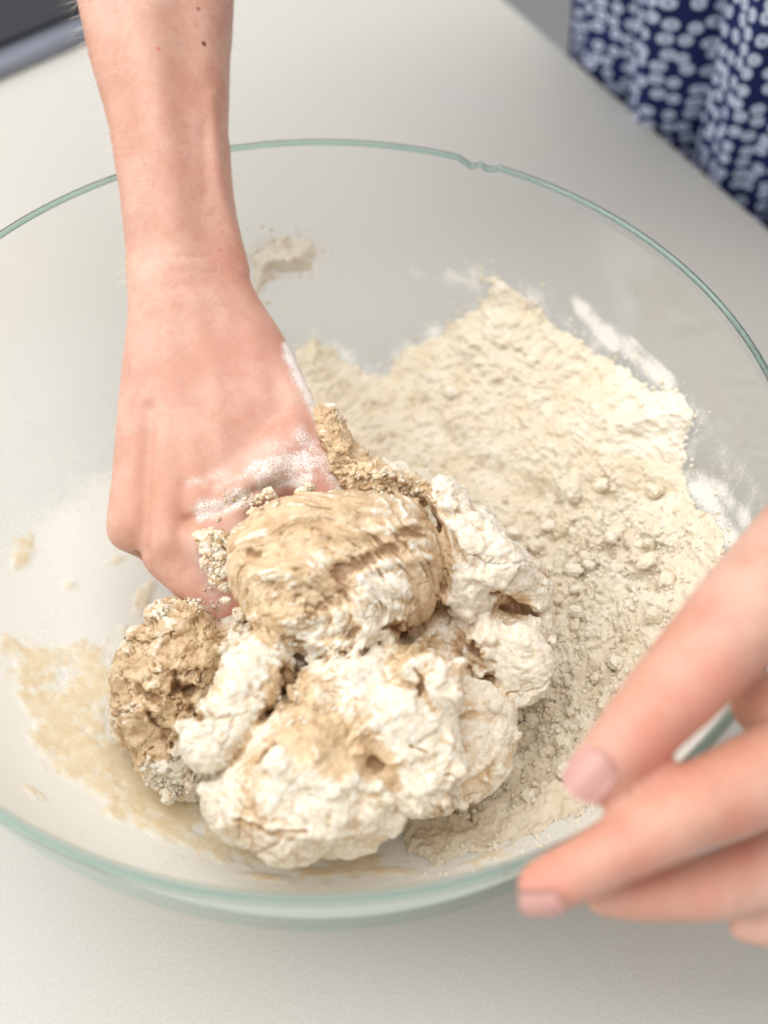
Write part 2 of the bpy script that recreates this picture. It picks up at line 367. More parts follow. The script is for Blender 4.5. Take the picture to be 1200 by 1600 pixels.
# lower-left / front of the bowl: coated
edge = poly_sd(px + wob, py + wob, [(-400, 760), (0, 730), (90, 700), (170, 640), (260, 700), (420, 900), (700, 1000), (1200, 1000), (1500, 1700), (-400, 1700)])
dust = np.maximum(dust, -0.25 + 0.86 * sstep(-70, 190, edge) + 0.16 * n1 + 0.28 * n0)
dust = np.maximum(dust, -0.25 + 0.42 * sstep(-10, 80, edge + 70) + .25 * n1)
def streak(x1, y1, x2, y2, w, amp, soft=1.0):
    global dust
    d, t = seg_d(px + 6 * n1, py + 6 * n1, x1, y1, x2, y2); dust = np.maximum(dust, -0.25 + amp * np.exp(-(d / w) ** 2) * (0.75 + 0.5 * n1))
streak(900, 472, 960, 540, 16, .95); streak(950, 520, 1045, 600, 20, .90); streak(985, 530, 1050, 590, 8, .8)
streak(645, 422, 745, 455, 13, .75); streak(700, 430, 750, 450, 16, .8); streak(615, 380, 690, 400, 11, .42)
streak(395, 395, 440, 385, 30, .95); streak(420, 415, 490, 390, 34, 1.1); streak(470, 370, 490, 430, 15, .85); streak(390, 430, 405, 470, 16, .8)
streak(1085, 750, 1140, 840, 26, .9); streak(1120, 760, 1180, 830, 22, .7); streak(1100, 650, 1190, 830, 45, .46); streak(1130, 700, 1215, 830, 30, .5)
streak(590, 235, 700, 248, 6, .5); streak(20, 640, 60, 760, 40, .36); streak(150, 680, 180, 650, 14, .55); streak(60, 760, 170, 640, 30, .36)
speck = worley(V, .006, 5)[0]
dust += np.where((px > 900) & (py < 900), 0.06, 0.0)
bat = np.full(len(V), -0.2)
band = poly_sd(px + wob * .6, py + wob * .6, [(-10, 975), (80, 980), (170, 1010), (200, 1150), (330, 1260), (520, 1320), (800, 1310), (800, 1350), (520, 1382), (330, 1355), (170, 1285), (40, 1180)])
bat = np.maximum(bat, -0.2 + 0.80 * sstep(-45, 40, band) + .45 * n1 + .45 * n0)
def blot(x, y, a, b, rot, amp):
    global bat
    c, s = math.cos(rot), math.sin(rot); dx, dy = px - x + 8 * n1, py - y + 8 * n0
    q = ((dx * c + dy * s) / a) ** 2 + ((-dx * s + dy * c) / b) ** 2
    bat = np.maximum(bat, -0.2 + 1.12 * amp * np.exp(-q * .7) + .16 * n1)
for q in [(35, 860, 24, 42, .2, .75), (110, 915, 16, 12, 0, .6), (180, 876, 26, 10, -.3, .62), (225, 935, 17, 50, .45, .72), (200, 985, 25, 18, 0, .6), (60, 1030, 60, 30, .2, .75),
          (130, 1020, 35, 30, 0, .66), (90, 1120, 55, 60, .1, .78), (55, 1240, 34, 10, .6, .68), (150, 1190, 90, 28, .4, .8), (250, 1290, 90, 26, .35, .74), (300, 1250, 50, 24, .3, .8), (420, 1350, 60, 15, .1, .66), (500, 1365, 70, 14, 0, .75), (600, 1362, 60, 14, -.1, .7), (420, 1372, 60, 10, .1, .7), (20, 1010, 30, 22, .2, .7), (320, 1320, 70, 22, .35, .75),
          (125, 690, 10, 14, 0, .4), (412, 425, 8, 26, .3, .55), (700, 1270, 70, 40, -.3, .62), (165, 830, 14, 20, 0, .4)]: blot(*q)
hd_ = poly_sd(px, py, HEAP); dust = np.maximum(dust, -.25 + .40 * np.exp(-(np.clip(-hd_ - 4, 0, 999) / 30) ** 1.0) + .45 * n1)
hz = sstep(-60, 60, poly_sd(px, py, [(-100, 560), (60, 600), (190, 560), (190, 900), (-100, 900)])); dust = np.maximum(dust, -.25 + .30 * hz + .35 * n1)
V = V + NF * (.0010 * sstep(.25, .6, bat + .25 * fbm(V, .005, 3, 13)))[:, None]
film = mesh_np('flour_film', V, grid_faces(nth, ns, True), M_FILM, None, {'dust': dust, 'batter': bat})
tag(film, 'thin flour dust and tan batter smears on the inside of the glass bowl', 'flour', kind='stuff')

# ------------------------------------------------------------------ heap of flour
cang = np.linspace(-1.55, 2.75, 1050); cs = np.linspace(.02, SMAX - .012, 520)
r_, z_ = prof(cs); a_, b_ = prof_n(cs)
B = np.stack([np.cos(cang)[:, None] * r_, np.sin(cang)[:, None] * r_, np.broadcast_to(z_, (len(cang), len(cs)))], -1).reshape(-1, 3)
N = np.stack([np.cos(cang)[:, None] * a_, np.sin(cang)[:, None] * a_, np.broadcast_to(b_, (len(cang), len(cs)))], -1).reshape(-1, 3)
px, py = proj(B)
na = fbm(B, .010, 4, 21); nb = fbm(B, .035, 3, 22)
sd = poly_sd(px, py, HEAP) - 3 + 16 * na + 9 * fbm(B, .0045, 3, 24)
sd = np.minimum(sd, poly_sd(px, py, HEAP) + 12)
sd = np.maximum(sd, poly_sd(px, py, [(388, 398), (430, 368), (495, 374), (492, 418), (450, 432), (425, 425), (412, 460), (392, 472)]) + 14 * na)
tc_ = (.135 - CP[2]) / (B[:, 2] - CP[2]); XC = CP + (B - CP) * tc_[:, None]; sd = np.minimum(sd, (.1715 - np.hypot(XC[:, 0], XC[:, 1])) * 3500 + 10 * na + 8 * fbm(B, .006, 2, 28))
keepm = sd > -40
idx = np.full(len(B), -1); sel = np.where(keepm)[0]; idx[sel] = np.arange(len(sel))
B, N, px, py, sd, na, nb = B[sel], N[sel], px[sel], py[sel], sd[sel], na[sel], nb[sel]
soft = np.clip(sd, 0, 60) / 60
T = -.0012 + .0090 * (.45 * np.sqrt(1 - (1 - soft) ** 2) + .55 * soft) + .016 * sstep(15, 190, sd) + .0045 * nb * soft + .0030 * soft * fbm(B, .022, 3, 39)
ledge = poly_sd(px, py, [(700, 500), (850, 470), (1000, 590), (1100, 620), (1088, 760), (1040, 770), (900, 820), (760, 760), (640, 640)]) + 10 * nb
T += .006 * sstep(-14, 26, ledge) * soft
val = np.exp(-(((px - 790) / 90) ** 2 + ((py - 800) / 110) ** 2)); T -= .006 * val * soft
low_ = sstep(740, 860, py + .15 * (px - 800))            # crumbly lower bank, powdery upper bank
wb = np.stack([vnoise(B, .009, 25), vnoise(B, .009, 26), vnoise(B, .009, 27)], -1)
f1, f2, idn = worley(B + .005 * wb, .012, 31)
g1, g2, gid = worley(B + .002 * wb, .0055, 32)
h1_, h2_, hid = worley(B + .0006 * wb, .0024, 33)
amt = (.45 + .65 * low_) * (1 - .6 * val) * soft
T += amt * (.0040 * np.sqrt(np.clip(1 - f1 * 1.15, 0, 1)) * (.15 + idn) * sstep(.3, .6, idn) + .0022 * np.sqrt(np.clip(1 - g1 * 1.1, 0, 1)) * sstep(.45, .7, gid) + .0008 * np.sqrt(np.clip(1 - h1_ * 1.1, 0, 1)) * (hid > .5))
T -= (.4 + .6 * low_) * .0030 * np.exp(-((f2 - f1) / .05) ** 2) * sstep(.1, .5, wb[:, 0]) * sstep(10, 40, sd)
rg = fbm(B, .007, 5, 35, .6); T += soft * (.0036 * rg + .0018 * (.5 - np.abs(fbm(B, .012, 4, 37))) ) + .0003 * vnoise(B, .0011, 38)
HV = B + N * T[:, None]
HF = grid_faces(len(cang), len(cs)); HF = idx[HF]; HF = HF[(HF >= 0).all(1)]; HF = HF[(T[HF] > .0003).all(1)]
lab = np.arange(len(HV)); eu = np.r_[HF[:, 0], HF[:, 1], HF[:, 2]]; ev_ = np.r_[HF[:, 1], HF[:, 2], HF[:, 3]]     # drop stray islands
for _ in range(60):
    m_ = np.minimum(lab[eu], lab[ev_]); old = lab.copy(); np.minimum.at(lab, lab[eu], m_); np.minimum.at(lab, lab[ev_], m_); lab = lab[lab]
    if (lab == old).all(): break
size = np.bincount(lab, minlength=len(HV)); HF = HF[size[lab[HF[:, 0]]] > 1800]
fl = .42 + 1.2 * (px < 520) * (py < 490) + .35 * fbm(B, .02, 3, 36) + .25 * rg + .3 * sstep(950, 1050, px) * sstep(560, 640, py) * (py < 720)
heap = tag(empty('flour_heap'), 'heap of crumbly wholemeal flour piled against the right side of the bowl', 'flour')
mesh_np('flour_mass', HV, HF[:, ::-1].copy(), M_HEAP, heap, {'flour': fl})
HN = N
# loose clumps on the heap
protos = []
for k in range(8):
    v, f = ico(4); v = v * np.array([1, .8 + .3 * RNG.random(), .55 + .25 * RNG.random()])
    v = v * (1 + .5 * fbm(v + k * 5, .9, 3, 40 + k))[:, None] + .16 * v * vnoise(v + k, .3, 60 + k)[:, None]
    v = v * .0025; me = mesh_np('clump_shape', v, f, M_HEAP, None, {'flour': np.full(len(v), .3 + .35 * RNG.random())}); protos.append(me.data); bpy.data.objects.remove(me)
cand = np.where((sd > 22) & (py > 640) & (px > 660) & ((py > 760) | (RNG.random(len(px)) < .3)) | (sd > 18) & (py < 660) & (RNG.random(len(px)) < .12))[0]
wgt = 0.25 + sstep(780, 950, py) + 1.2 * np.exp(-(((px - 1030) / 90) ** 2 + ((py - 860) / 90) ** 2)) + 1.2 * np.exp(-(((px - 860) / 90) ** 2 + ((py - 1170) / 130) ** 2))
wgt = wgt * (1 - .9 * val)
for i in RNG.choice(cand, 200, replace=False, p=wgt[cand] / wgt[cand].sum()):
    o = bpy.data.objects.new('flour_clump', protos[RNG.integers(8)]); COL.objects.link(o); o.parent = heap
    s = .0014 + .0032 * RNG.random() ** 2.2
    o.location = HV[i] + HN[i] * s * .25; o.scale = (s / .0025 * (1 + RNG.random() * .5), s / .0025, s / .0025)
    o.rotation_euler = (RNG.random() * .8, RNG.random() * .8, RNG.random() * 6.3)
def crumbs(name, P, sizes, mat, parent, flour, nico=2):
    v, f = ico(nico); VV = []; FF = []; k = len(v)
    for i, (p, s) in enumerate(zip(P, sizes)):
        q = v * (s * (0.7 + .6 * RNG.random(3))); a = RNG.random() * 6.3; c, d = math.cos(a), math.sin(a)
        q = q @ np.array([[c, d, 0], [-d, c, 0], [0, 0, 1]]); q = q * (1 + .35 * (RNG.random(k)[:, None] - .5))
        VV.append(q + p); FF.append(f + i * k)
    return tag(mesh_np(name, np.vstack(VV), np.vstack(FF), mat, parent, {'flour': np.repeat(flour, k), 'tone': np.full(k * len(P), .6)}), kind='stuff')
ii = RNG.choice(cand, 2600, p=wgt[cand] / wgt[cand].sum()); ss = .0004 + .0009 * RNG.random(len(ii)) ** 2
out_ = np.where((sd < 10) & (sd > -40) & (RNG.random(len(sd)) < .03 * np.exp(-np.clip(-sd, 0, 99) / 12)))[0]; so_ = .00025 + .0011 * RNG.random(len(out_)) ** 3
crumbs('flour_crumbs', np.vstack([HV[ii] + HN[ii] * (ss * .4)[:, None], B[out_] + N[out_] * (np.maximum(T[out_], .0004) + so_ * .3)[:, None]]), np.r_[ss, so_], M_HEAP, heap, .3 + .5 * RNG.random(len(ii) + len(out_)), 1)

# ------------------------------------------------------------------ dough
dough = tag(empty('dough'), 'rough lumpy brown dough half coated in flour under the pressing hand', 'dough')
def radial(poly, cx, cy, ang):
    P = np.array(poly, float) - (cx, cy)
    # smooth closed outline
    Q = np.vstack([P[-2:], P, P[:2]]); pts = []
    for i in range(1, len(Q) - 2):
        p0, p1, p2, p3 = Q[i - 1], Q[i], Q[i + 1], Q[i + 2]
        for t in np.linspace(0, 1, 8, endpoint=False):
            pts.append(0.5 * ((2 * p1) + (p2 - p0) * t + (2 * p0 - 5 * p1 + 4 * p2 - p3) * t * t + (3 * p1 - p0 - 3 * p2 + p3) * t ** 3))
    pts = np.array(pts); a = np.arctan2(pts[:, 1], pts[:, 0]); r = np.hypot(*pts.T); o = np.argsort(a); a, r = a[o], r[o]
    return np.interp(ang, np.r_[a - 2 * np.pi, a, a + 2 * np.pi], np.r_[r, r, r])
from mathutils.bvhtree import BVHTree
def fuse(PV, PF, vox, its):
    """join closed pieces into one continuous skin (voxel union) and relax it"""
    me = bpy.data.meshes.new('raw'); V = np.vstack(PV)
    me.from_pydata(V.astype(float).tolist(), [], PF); me.validate()
    ob = bpy.data.objects.new('raw', me); COL.objects.link(ob)
    md = ob.modifiers.new('r', 'REMESH'); md.mode = 'VOXEL'; md.voxel_size = vox
    ev = ob.evaluated_get(bpy.context.evaluated_depsgraph_get()); em = ev.to_mesh()
    n = len(em.vertices); V = np.zeros(n * 3, np.float32); em.vertices.foreach_get('co', V); V = V.reshape(-1, 3).astype(float)
    F = np.zeros(len(em.polygons) * 4, np.int32); em.loops.foreach_get('vertex_index', F); F = F.reshape(-1, 4)
    ED = np.zeros(len(em.edges) * 2, np.int32); em.edges.foreach_get('vertices', ED); ED = ED.reshape(-1, 2)
    ev.to_mesh_clear(); bpy.data.objects.remove(ob)
    deg = np.bincount(ED.ravel(), minlength=n).astype(float)
    def lap(X):
        o = np.zeros_like(X)
        for k in range(X.shape[1]): o[:, k] = np.bincount(ED[:, 0], X[ED[:, 1], k], n) + np.bincount(ED[:, 1], X[ED[:, 0], k], n)
        return o / deg[:, None]
    for it in range(its):
        V = V + .5 * (lap(V) - V)
        if it % 2: V = V - .12 * (lap(V) - V)
    N_ = normals_of(V, F)
    if ((V - V.mean(0)) * N_).sum() < 0: F = F[:, ::-1].copy(); N_ = -N_
    return V, F, N_, lap
DV, DF = [], []; doff = 0
def dadd(V, F):
    global doff
    DV.append(np.asarray(V)); DF.extend((np.asarray(F) + doff).tolist()); doff += len(V)
def blob(poly, d, depth, low=.003, power=1.0, flat=1.0, tilt=(0, 0), seed=0, lvl=5):
    v, f = ico(lvl); P = np.array(poly, float)
    x, y = P[:, 0], P[:, 1]; cx, cy = (x.min() + x.max()) / 2, (y.min() + y.max()) / 2
    if not poly_sd(np.array([cx]), np.array([cy]), poly)[0] > 0: cx, cy = P.mean(0)
    ang = np.arctan2(v[:, 1], v[:, 0]); rho = np.hypot(v[:, 0], v[:, 1]) ** power; R = radial(poly, cx, cy, ang)
    qx = cx + np.cos(ang) * rho * R; qy = cy + np.sin(ang) * rho * R
    dd = d + np.sign(v[:, 2]) * np.abs(v[:, 2]) ** flat * depth + tilt[0] * (qx - cx) / 100 + tilt[1] * (qy - cy) / 100
    X = at(qx, qy, d) + fw * (dd - d)[:, None]
    n = normals_of(X, f); n *= np.sign((n * (X - X.mean(0))).sum()) or 1
    X = X + n * (low * fbm(X, .024, 4, 100 + seed))[:, None]
    dadd(keep_in_bowl(X), f)
# main folds and lumps of the mass
blob([(330, 980), (480, 900), (700, 900), (800, 1000), (780, 1150), (640, 1240), (450, 1260), (340, 1180), (300, 1080)], .370, .034, seed=1)
blob([(178, 1085), (192, 1010), (225, 968), (262, 940), (310, 950), (352, 985), (372, 1040), (360, 1120), (352, 1200), (330, 1238), (275, 1245), (225, 1205), (195, 1165), (172, 1120)], .362, .026, low=.007, seed=2)
D_ = [(330, 1236), (342, 1190), (390, 1130), (455, 1085), (520, 1080), (590, 1125), (640, 1185), (644, 1250), (604, 1292), (530, 1322), (450, 1330), (385, 1308), (340, 1275)]
blob(D_, .322, .034, low=.005, flat=.75, seed=3)
blob([(318, 1262), (330, 1225), (352, 1230), (372, 1290), (350, 1300), (330, 1290)], .325, .010, seed=14)
blob([(695, 790), (760, 795), (800, 850), (845, 885), (862, 930), (845, 955), (780, 948), (720, 960), (690, 930), (690, 860)], .352, .019, low=.005, flat=.65, seed=4, tilt=(.004, 0))
blob([(690, 960), (740, 930), (800, 948), (860, 945), (858, 1020), (830, 1075), (770, 1085), (710, 1060), (690, 1010)], .358, .020, low=.004, seed=5)
blob([(780, 985), (815, 975), (850, 1010), (860, 1050), (845, 1090), (805, 1106), (778, 1080), (772, 1030)], .343, .007, low=.004, flat=.4, seed=6)
blob([(620, 1110), (700, 1060), (790, 1080), (808, 1120), (795, 1190), (740, 1240), (680, 1268), (630, 1260), (600, 1200)], .336, .017, low=.004, flat=.6, seed=7, tilt=(.002, -.004))
blob([(456, 1066), (490, 1034), (530, 1018), (600, 1012), (650, 1020), (720, 1035), (725, 1080), (704, 1120), (716, 1170), (704, 1215), (668, 1248), (622, 1252), (586, 1215), (556, 1160), (516, 1130), (476, 1098)], .316, .016, low=.005, flat=.45, power=.75, seed=8, tilt=(.002, -.006))
blob([(620, 1035), (670, 1020), (715, 1040), (722, 1085), (700, 1108), (672, 1100), (660, 1070), (630, 1060)], .309, .007, low=.003, flat=.45, seed=9)
blob([(374, 1000), (420, 985), (448, 1010), (446, 1060), (420, 1110), (385, 1165), (350, 1196), (312, 1194), (285, 1168), (300, 1125), (330, 1070)], .316, .014, low=.003, flat=.55, power=.78, seed=10, tilt=(0, -.004))
blob([(400, 990), (450, 1000), (500, 1020), (500, 1080), (470, 1110), (425, 1090), (400, 1050)], .336, .014, low=.005, seed=11)
blob([(660, 770), (690, 740), (732, 765), (748, 830), (745, 900), (722, 955), (698, 940), (690, 860), (678, 800)], .347, .012, low=.004, flat=.6, seed=12)
blob([(495, 640), (525, 645), (560, 690), (585, 740), (575, 780), (520, 775), (500, 720)], .385, .016, low=.004, seed=15)
blob([(545, 720), (590, 715), (640, 735), (680, 770), (620, 800), (550, 780)], .377, .014, low=.005, seed=16)
A_ = [(358, 860), (372, 825), (405, 798), (455, 776), (520, 768), (580, 770), (640, 776), (666, 800), (692, 850), (690, 905), (674, 955), (640, 990), (590, 1010), (520, 1020), (470, 1012), (425, 1000), (392, 965), (368, 915)]
blob(A_, .340, .030, low=.004, flat=.8, power=.92, seed=17, tilt=(.002, -.002))
bvh = BVHTree.FromPolygons(np.vstack(DV).tolist(), DF)
def surf(x, y):
    r = ray(x, y); L_ = np.linalg.norm(r); h = bvh.ray_cast(Vector(CP), Vector(r / L_))
    return (h[3] / L_ if h[0] is not None else None), h[1]
def fold(pts, lift=.32):
    """a soft ridge of dough lying on the mass; pts = (x, y, radius) in photograph pixels"""
    P = cr(pts, 8); ok = []
    for x, y, r in P:
        d, _n = surf(x, y)
        if d is not None: ok.append((x, y, r, d))
    if len(ok) < 4: return
    ok = np.array(ok); 
    for _ in range(4): ok[1:-1, 3] = .25 * ok[:-2, 3] + .5 * ok[1:-1, 3] + .25 * ok[2:, 3]
    C = at(ok[:, 0], ok[:, 1], ok[:, 3]); R_ = []
    for k in range(len(C)):
        t_ = C[min(k + 1, len(C) - 1)] - C[max(k - 1, 0)]; t_ /= np.linalg.norm(t_); n_ = np.cross(t_, fw); n_ /= np.linalg.norm(n_); m_ = np.cross(t_, n_)
        e = math.sin(math.pi * min(max(k / (len(C) - 1), .03), .97)) ** .5; r = ok[k, 2] * ok[k, 3] / FPX * e
        c = C[k] - fw * (r * (lift * 2 - 1))
        R_ += [c + r * (math.cos(w) * n_ + math.sin(w) * m_) for w in np.linspace(0, 2 * np.pi, 16, endpoint=False)]
    V = np.array(R_ + [C[0], C[-1]]); k = len(C); F = []
    for i in range(k - 1):
        for j in range(16): a_i = i * 16 + j; b_i = i * 16 + (j + 1) % 16; F += [(a_i, b_i, b_i + 16), (a_i, b_i + 16, a_i + 16)]
    for j in range(16): F += [(16 * k, (j + 1) % 16, j), (16 * k + 1, 16 * (k - 1) + j, 16 * (k - 1) + (j + 1) % 16)]
    dadd(V, F)
def nub(x, y, r, seed=0, lift=.15):
    """a torn knob or rag of dough"""
    d, n_ = surf(x, y)
    if d is None: return
    v, f = ico(4); sd_ = x * 1.3 + y * .7
    q = v * np.array([1, .6 + .4 * RNG.random(), .7]); a = RNG.random() * 6.3; c_, s_ = math.cos(a), math.sin(a)
    q = q @ np.array([[c_, s_, 0], [-s_, c_, 0], [0, 0, 1]]); q = q * (1 + .75 * fbm(v + sd_, 1.0, 3, int(sd_) % 97))[:, None]
    dadd(at(x, y, d) + np.array(n_) * (r * d / FPX * lift) + q * (r * d / FPX), f)
# the stretched top of the mass
for p in [[(372, 842, 10), (400, 808, 13), (450, 786, 12), (520, 780, 11), (590, 784, 8)], [(405, 836, 8), (450, 818, 11), (520, 806, 13), (590, 802, 12), (640, 806, 8)], [(440, 850, 8), (500, 836, 12), (560, 838, 12), (620, 826, 10), (655, 816, 7)],
          [(400, 900, 14), (440, 892, 24), (500, 900, 22), (535, 930, 12)], [(410, 950, 12), (460, 962, 20), (520, 958, 14)], [(555, 870, 9), (600, 852, 12), (650, 842, 9)], [(560, 900, 8), (610, 880, 11), (660, 872, 10), (684, 880, 6)],
          [(590, 905, 11), (625, 920, 15), (655, 940, 12)], [(590, 935, 8), (625, 950, 11), (652, 952, 8)], [(548, 950, 9), (570, 980, 13), (620, 985, 10)], [(470, 1000, 10), (520, 1006, 12), (570, 1002, 10), (600, 995, 8)],
          [(686, 800, 7), (697, 860, 9), (694, 920, 10), (676, 975, 10), (645, 1020, 11), (592, 1034, 8)],
          [(470, 1075, 8), (500, 1062, 9), (560, 1050, 8), (610, 1045, 6)], [(560, 1150, 8), (600, 1120, 10), (660, 1110, 8)], [(600, 1200, 9), (650, 1180, 11), (704, 1170, 8)], [(625, 1245, 9), (665, 1235, 10), (700, 1205, 8)],
          [(345, 1270, 9), (400, 1285, 11), (470, 1300, 12), (560, 1300, 10), (610, 1270, 8)], [(390, 1190, 9), (440, 1200, 11), (480, 1240, 10)], [(500, 1230, 9), (540, 1200, 13), (580, 1215, 10)], [(440, 1045, 8), (452, 1080, 11), (430, 1120, 9), (400, 1160, 7)],
          [(500, 1085, 6), (485, 1120, 8), (490, 1165, 7)], 
          [(190, 1090, 9), (205, 1140, 14), (240, 1190, 12)], [(215, 1010, 10), (250, 985, 16), (300, 985, 12)], [(230, 1060, 10), (265, 1040, 15), (320, 1050, 10)], [(225, 1120, 12), (262, 1140, 18), (310, 1130, 12)],
          [(700, 815, 8), (730, 850, 10), (735, 900, 8)], [(760, 830, 9), (800, 870, 12), (840, 905, 8)], [(710, 900, 8), (760, 905, 10), (820, 925, 8)], [(790, 1000, 6), (830, 1010, 9), (852, 1050, 7)], [(650, 1130, 7), (720, 1110, 9), (790, 1110, 7)], [(700, 1230, 8), (750, 1200, 9), (795, 1150, 7)],
          [(505, 650, 7), (530, 680, 10), (555, 730, 9)], [(560, 740, 7), (610, 745, 10), (660, 770, 8)]]: fold(p)
for x, y, r in [(452, 1014, 12), (488, 1026, 11), (520, 1030, 12), (552, 1027, 11), (585, 1017, 10), (605, 1000, 10), (640, 985, 12), (600, 1246, 13), (650, 1262, 14), (692, 1252, 12), (640, 1236, 10), (345, 1288, 12), (700, 930, 12), (728, 955, 13), (835, 945, 11), (700, 790, 14), (665, 790, 10), (625, 965, 10), (770, 1105, 13), (805, 1150, 12), (760, 1218, 12), (720, 1250, 12),
                (450, 1042, 15), (463, 1078, 12), (440, 1092, 13), (474, 1112, 11), (742, 1000, 14), (760, 1022, 11), (725, 1032, 13), (748, 1047, 12), (770, 1000, 10), (562, 1172, 12), (545, 1217, 14), (590, 1226, 13), (520, 1235, 13), (500, 1180, 12),
                (215, 992, 18), (250, 962, 22), (300, 962, 18), (200, 1050, 18), (230, 1110, 20), (272, 1165, 20), (230, 1180, 18), (300, 1216, 20), (270, 1238, 18), (330, 1232, 16), (345, 1010, 15), (310, 1062, 15), (190, 1100, 14), (320, 1110, 14), (660, 762, 14), (640, 748, 12), (600, 742, 15), (560, 735, 14), (535, 700, 14),
                (455, 1070, 9), (716, 1040, 12), (712, 1085, 11), (700, 1150, 12), (712, 1200, 12), (860, 1000, 10), (852, 1090, 10), (470, 775, 11), (650, 782, 9)]: nub(x, y, r)
X, QF, n, lap = fuse(DV, DF, 0.00056, 6)
X = keep_in_bowl(X)
def cavity(V, N_, k):
    Y = V
    for _ in range(k): Y = lap(Y)
    return ((Y - V) * N_).sum(1)
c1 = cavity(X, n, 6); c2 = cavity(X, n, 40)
px, py = proj(X)
def gz(x, y, r, a=1.0): return a * np.exp(-((px - x) ** 2 + (py - y) ** 2) / r ** 2)
wob_x = 10 * fbm(X, .012, 3, 501); 
inA = sstep(-24, -8, poly_sd(px + wob_x, py + wob_x, A_)) * ((X - CP) @ fw < .358)
E_ = [(160, 1085), (180, 1000), (225, 950), (270, 925), (330, 950), (352, 1000), (330, 1070), (300, 1120), (282, 1170), (320, 1215), (330, 1250), (260, 1255), (190, 1190)]
inE = sstep(-8, 10, poly_sd(px + wob_x, py + wob_x, E_)) * ((X - CP) @ fw > .325)
inH = sstep(-6, 8, poly_sd(px, py, [(480, 620), (540, 640), (600, 720), (680, 760), (660, 800), (480, 790)])) * (1 - inA)
fl = np.full(len(X), .73)
fl = fl - .47 * inA - .53 * inE - .5 * inH
for z in [(600, 925, 48, .60), (660, 850, 36, .35), (540, 1008, 60, .5), (470, 1005, 40, .35), (610, 985, 40, .3), (640, 800, 34, .3), (300, 1225, 50, .45), (250, 960, 30, .25), (215, 1010, 26, .2), (270, 1225, 40, .3),
          (485, 1120, 58, -.8), (545, 1172, 52, -.62), (590, 1205, 36, -.6), (742, 1010, 46, -.40), (452, 1060, 34, -.6), (655, 1015, 28, -.6), (690, 880, 16, -.6), (685, 950, 18, -.6), (620, 1030, 22, -.6), (395, 1180, 26, -.4), (800, 948, 26, -.3), (430, 1090, 26, -.5), (350, 1120, 60, .25), (395, 1050, 34, .2), (600, 1110, 80, .12), (820, 1040, 40, .15), (790, 870, 50, .12), (285, 1075, 30, -.3)]: fl = fl + gz(*z)
# torn, flaky relief
wq = X + .006 * np.stack([vnoise(X, .014, 7), vnoise(X, .014, 8), vnoise(X, .014, 9)], -1)
f1, f2, idn = worley(wq, .016, 140); crk = np.exp(-((f2 - f1) / .028) ** 2) * sstep(.05, .35, vnoise(X, .022, 171))
p1 = fbm(wq, .013, 5, 172, .55); p2 = fbm(X, .006, 4, 173, .55); rid = np.abs(fbm(wq, .010, 4, 174))
flake = sstep(.015, .05, p1) + .6 * sstep(.12, .16, p1) - .5
wet = np.clip(1 - fl, 0, 1)
gx, gy = px - 470, (py - 960) * 1.15; ang2 = np.arctan2(gy, gx); rad2 = np.hypot(gx, gy) + 22 * vnoise(X, .02, 131)
sw = fbm(np.stack([rad2 * .00026, ang2 * .009, 0 * ang2], -1), .0045, 4, 130, .55); s2 = fbm(np.stack([rad2 * .00026, ang2 * .003, 0 * ang2], -1), .0018, 3, 133)
fldisp = .0015 * p1 + .0005 * flake + .0009 * p2 - .0012 * crk + .0004 * (idn - .5) * sstep(0, .1, f2 - f1)
Edisp = .0026 * p1 + .0022 * p2 - .0022 * sstep(.05, 0, rid) + .0008 * fbm(X, .0028, 3, 176)
Adisp = .0021 * sw + .0008 * s2 + .0005 * p2 - .0007 * sstep(.03, 0, rid)
disp = fldisp * (1 - inA) * (1 - inE) + Adisp * inA + Edisp * inE + .9 * inH * Edisp
disp = disp + .00022 * vnoise(X, .0013, 180) + .00016 * (1 - inA) * vnoise(X, .0009, 181)
# tears and pits the photograph shows
def tear(pts, w, depth):
    global disp, fl, tearm
    d = np.full(len(X), 1e9)
    for (x1, y1), (x2, y2) in zip(pts[:-1], pts[1:]): d = np.minimum(d, seg_d(px + wob_x * .6, py + wob_x * .6, x1, y1, x2, y2)[0])
    m = np.exp(-(d / (w * (.65 + .7 * sstep(-.3, .3, jit_)))) ** 2) * sstep(-.45, .1, jit_ + .2); disp = disp - depth * m; tearm = np.maximum(tearm, m)
tearm = np.zeros(len(X)); jit_ = fbm(X, .005, 3, 505)
for pts, w, dp in [([(772, 932), (790, 936), (805, 947), (826, 952), (848, 966)], 4, .0045), ([(536, 892), (580, 870), (650, 826)], 11, .0012), ([(530, 888), (540, 918), (486, 960)], 9, .0010), ([(606, 982), (625, 988)], 8, .005), ([(388, 862), (402, 868)], 7, .0022), ([(278, 1070), (292, 1080), (304, 1076)], 11, .007), ([(255, 1148), (264, 1162)], 8, .004), ([(215, 1075), (230, 1088), (248, 1090)], 6, .0025), ([(235, 1120), (240, 1135)], 6, .003), ([(300, 1110), (312, 1125)], 6, .003),
                   ([(648, 1045), (662, 1062), (658, 1085)], 3, .0016), ([(370, 1285), (400, 1290), (420, 1302), (480, 1298)], 2.6, .0010), ([(640, 1165), (655, 1166), (670, 1174)], 2.6, .0010), ([(450, 1050), (455, 1060)], 9, .005), ([(425, 1160), (400, 1195)], 5, .003), ([(585, 1190), (597, 1200)], 7, .003), ([(736, 1008), (748, 1020)], 7, .003)]: tear(pts, w, dp)
X2 = keep_in_bowl(X + n * disp[:, None]); n2 = normals_of(X2, QF); n2 *= np.sign((n2 * n).sum())
k1 = cavity(X2, n2, 3)
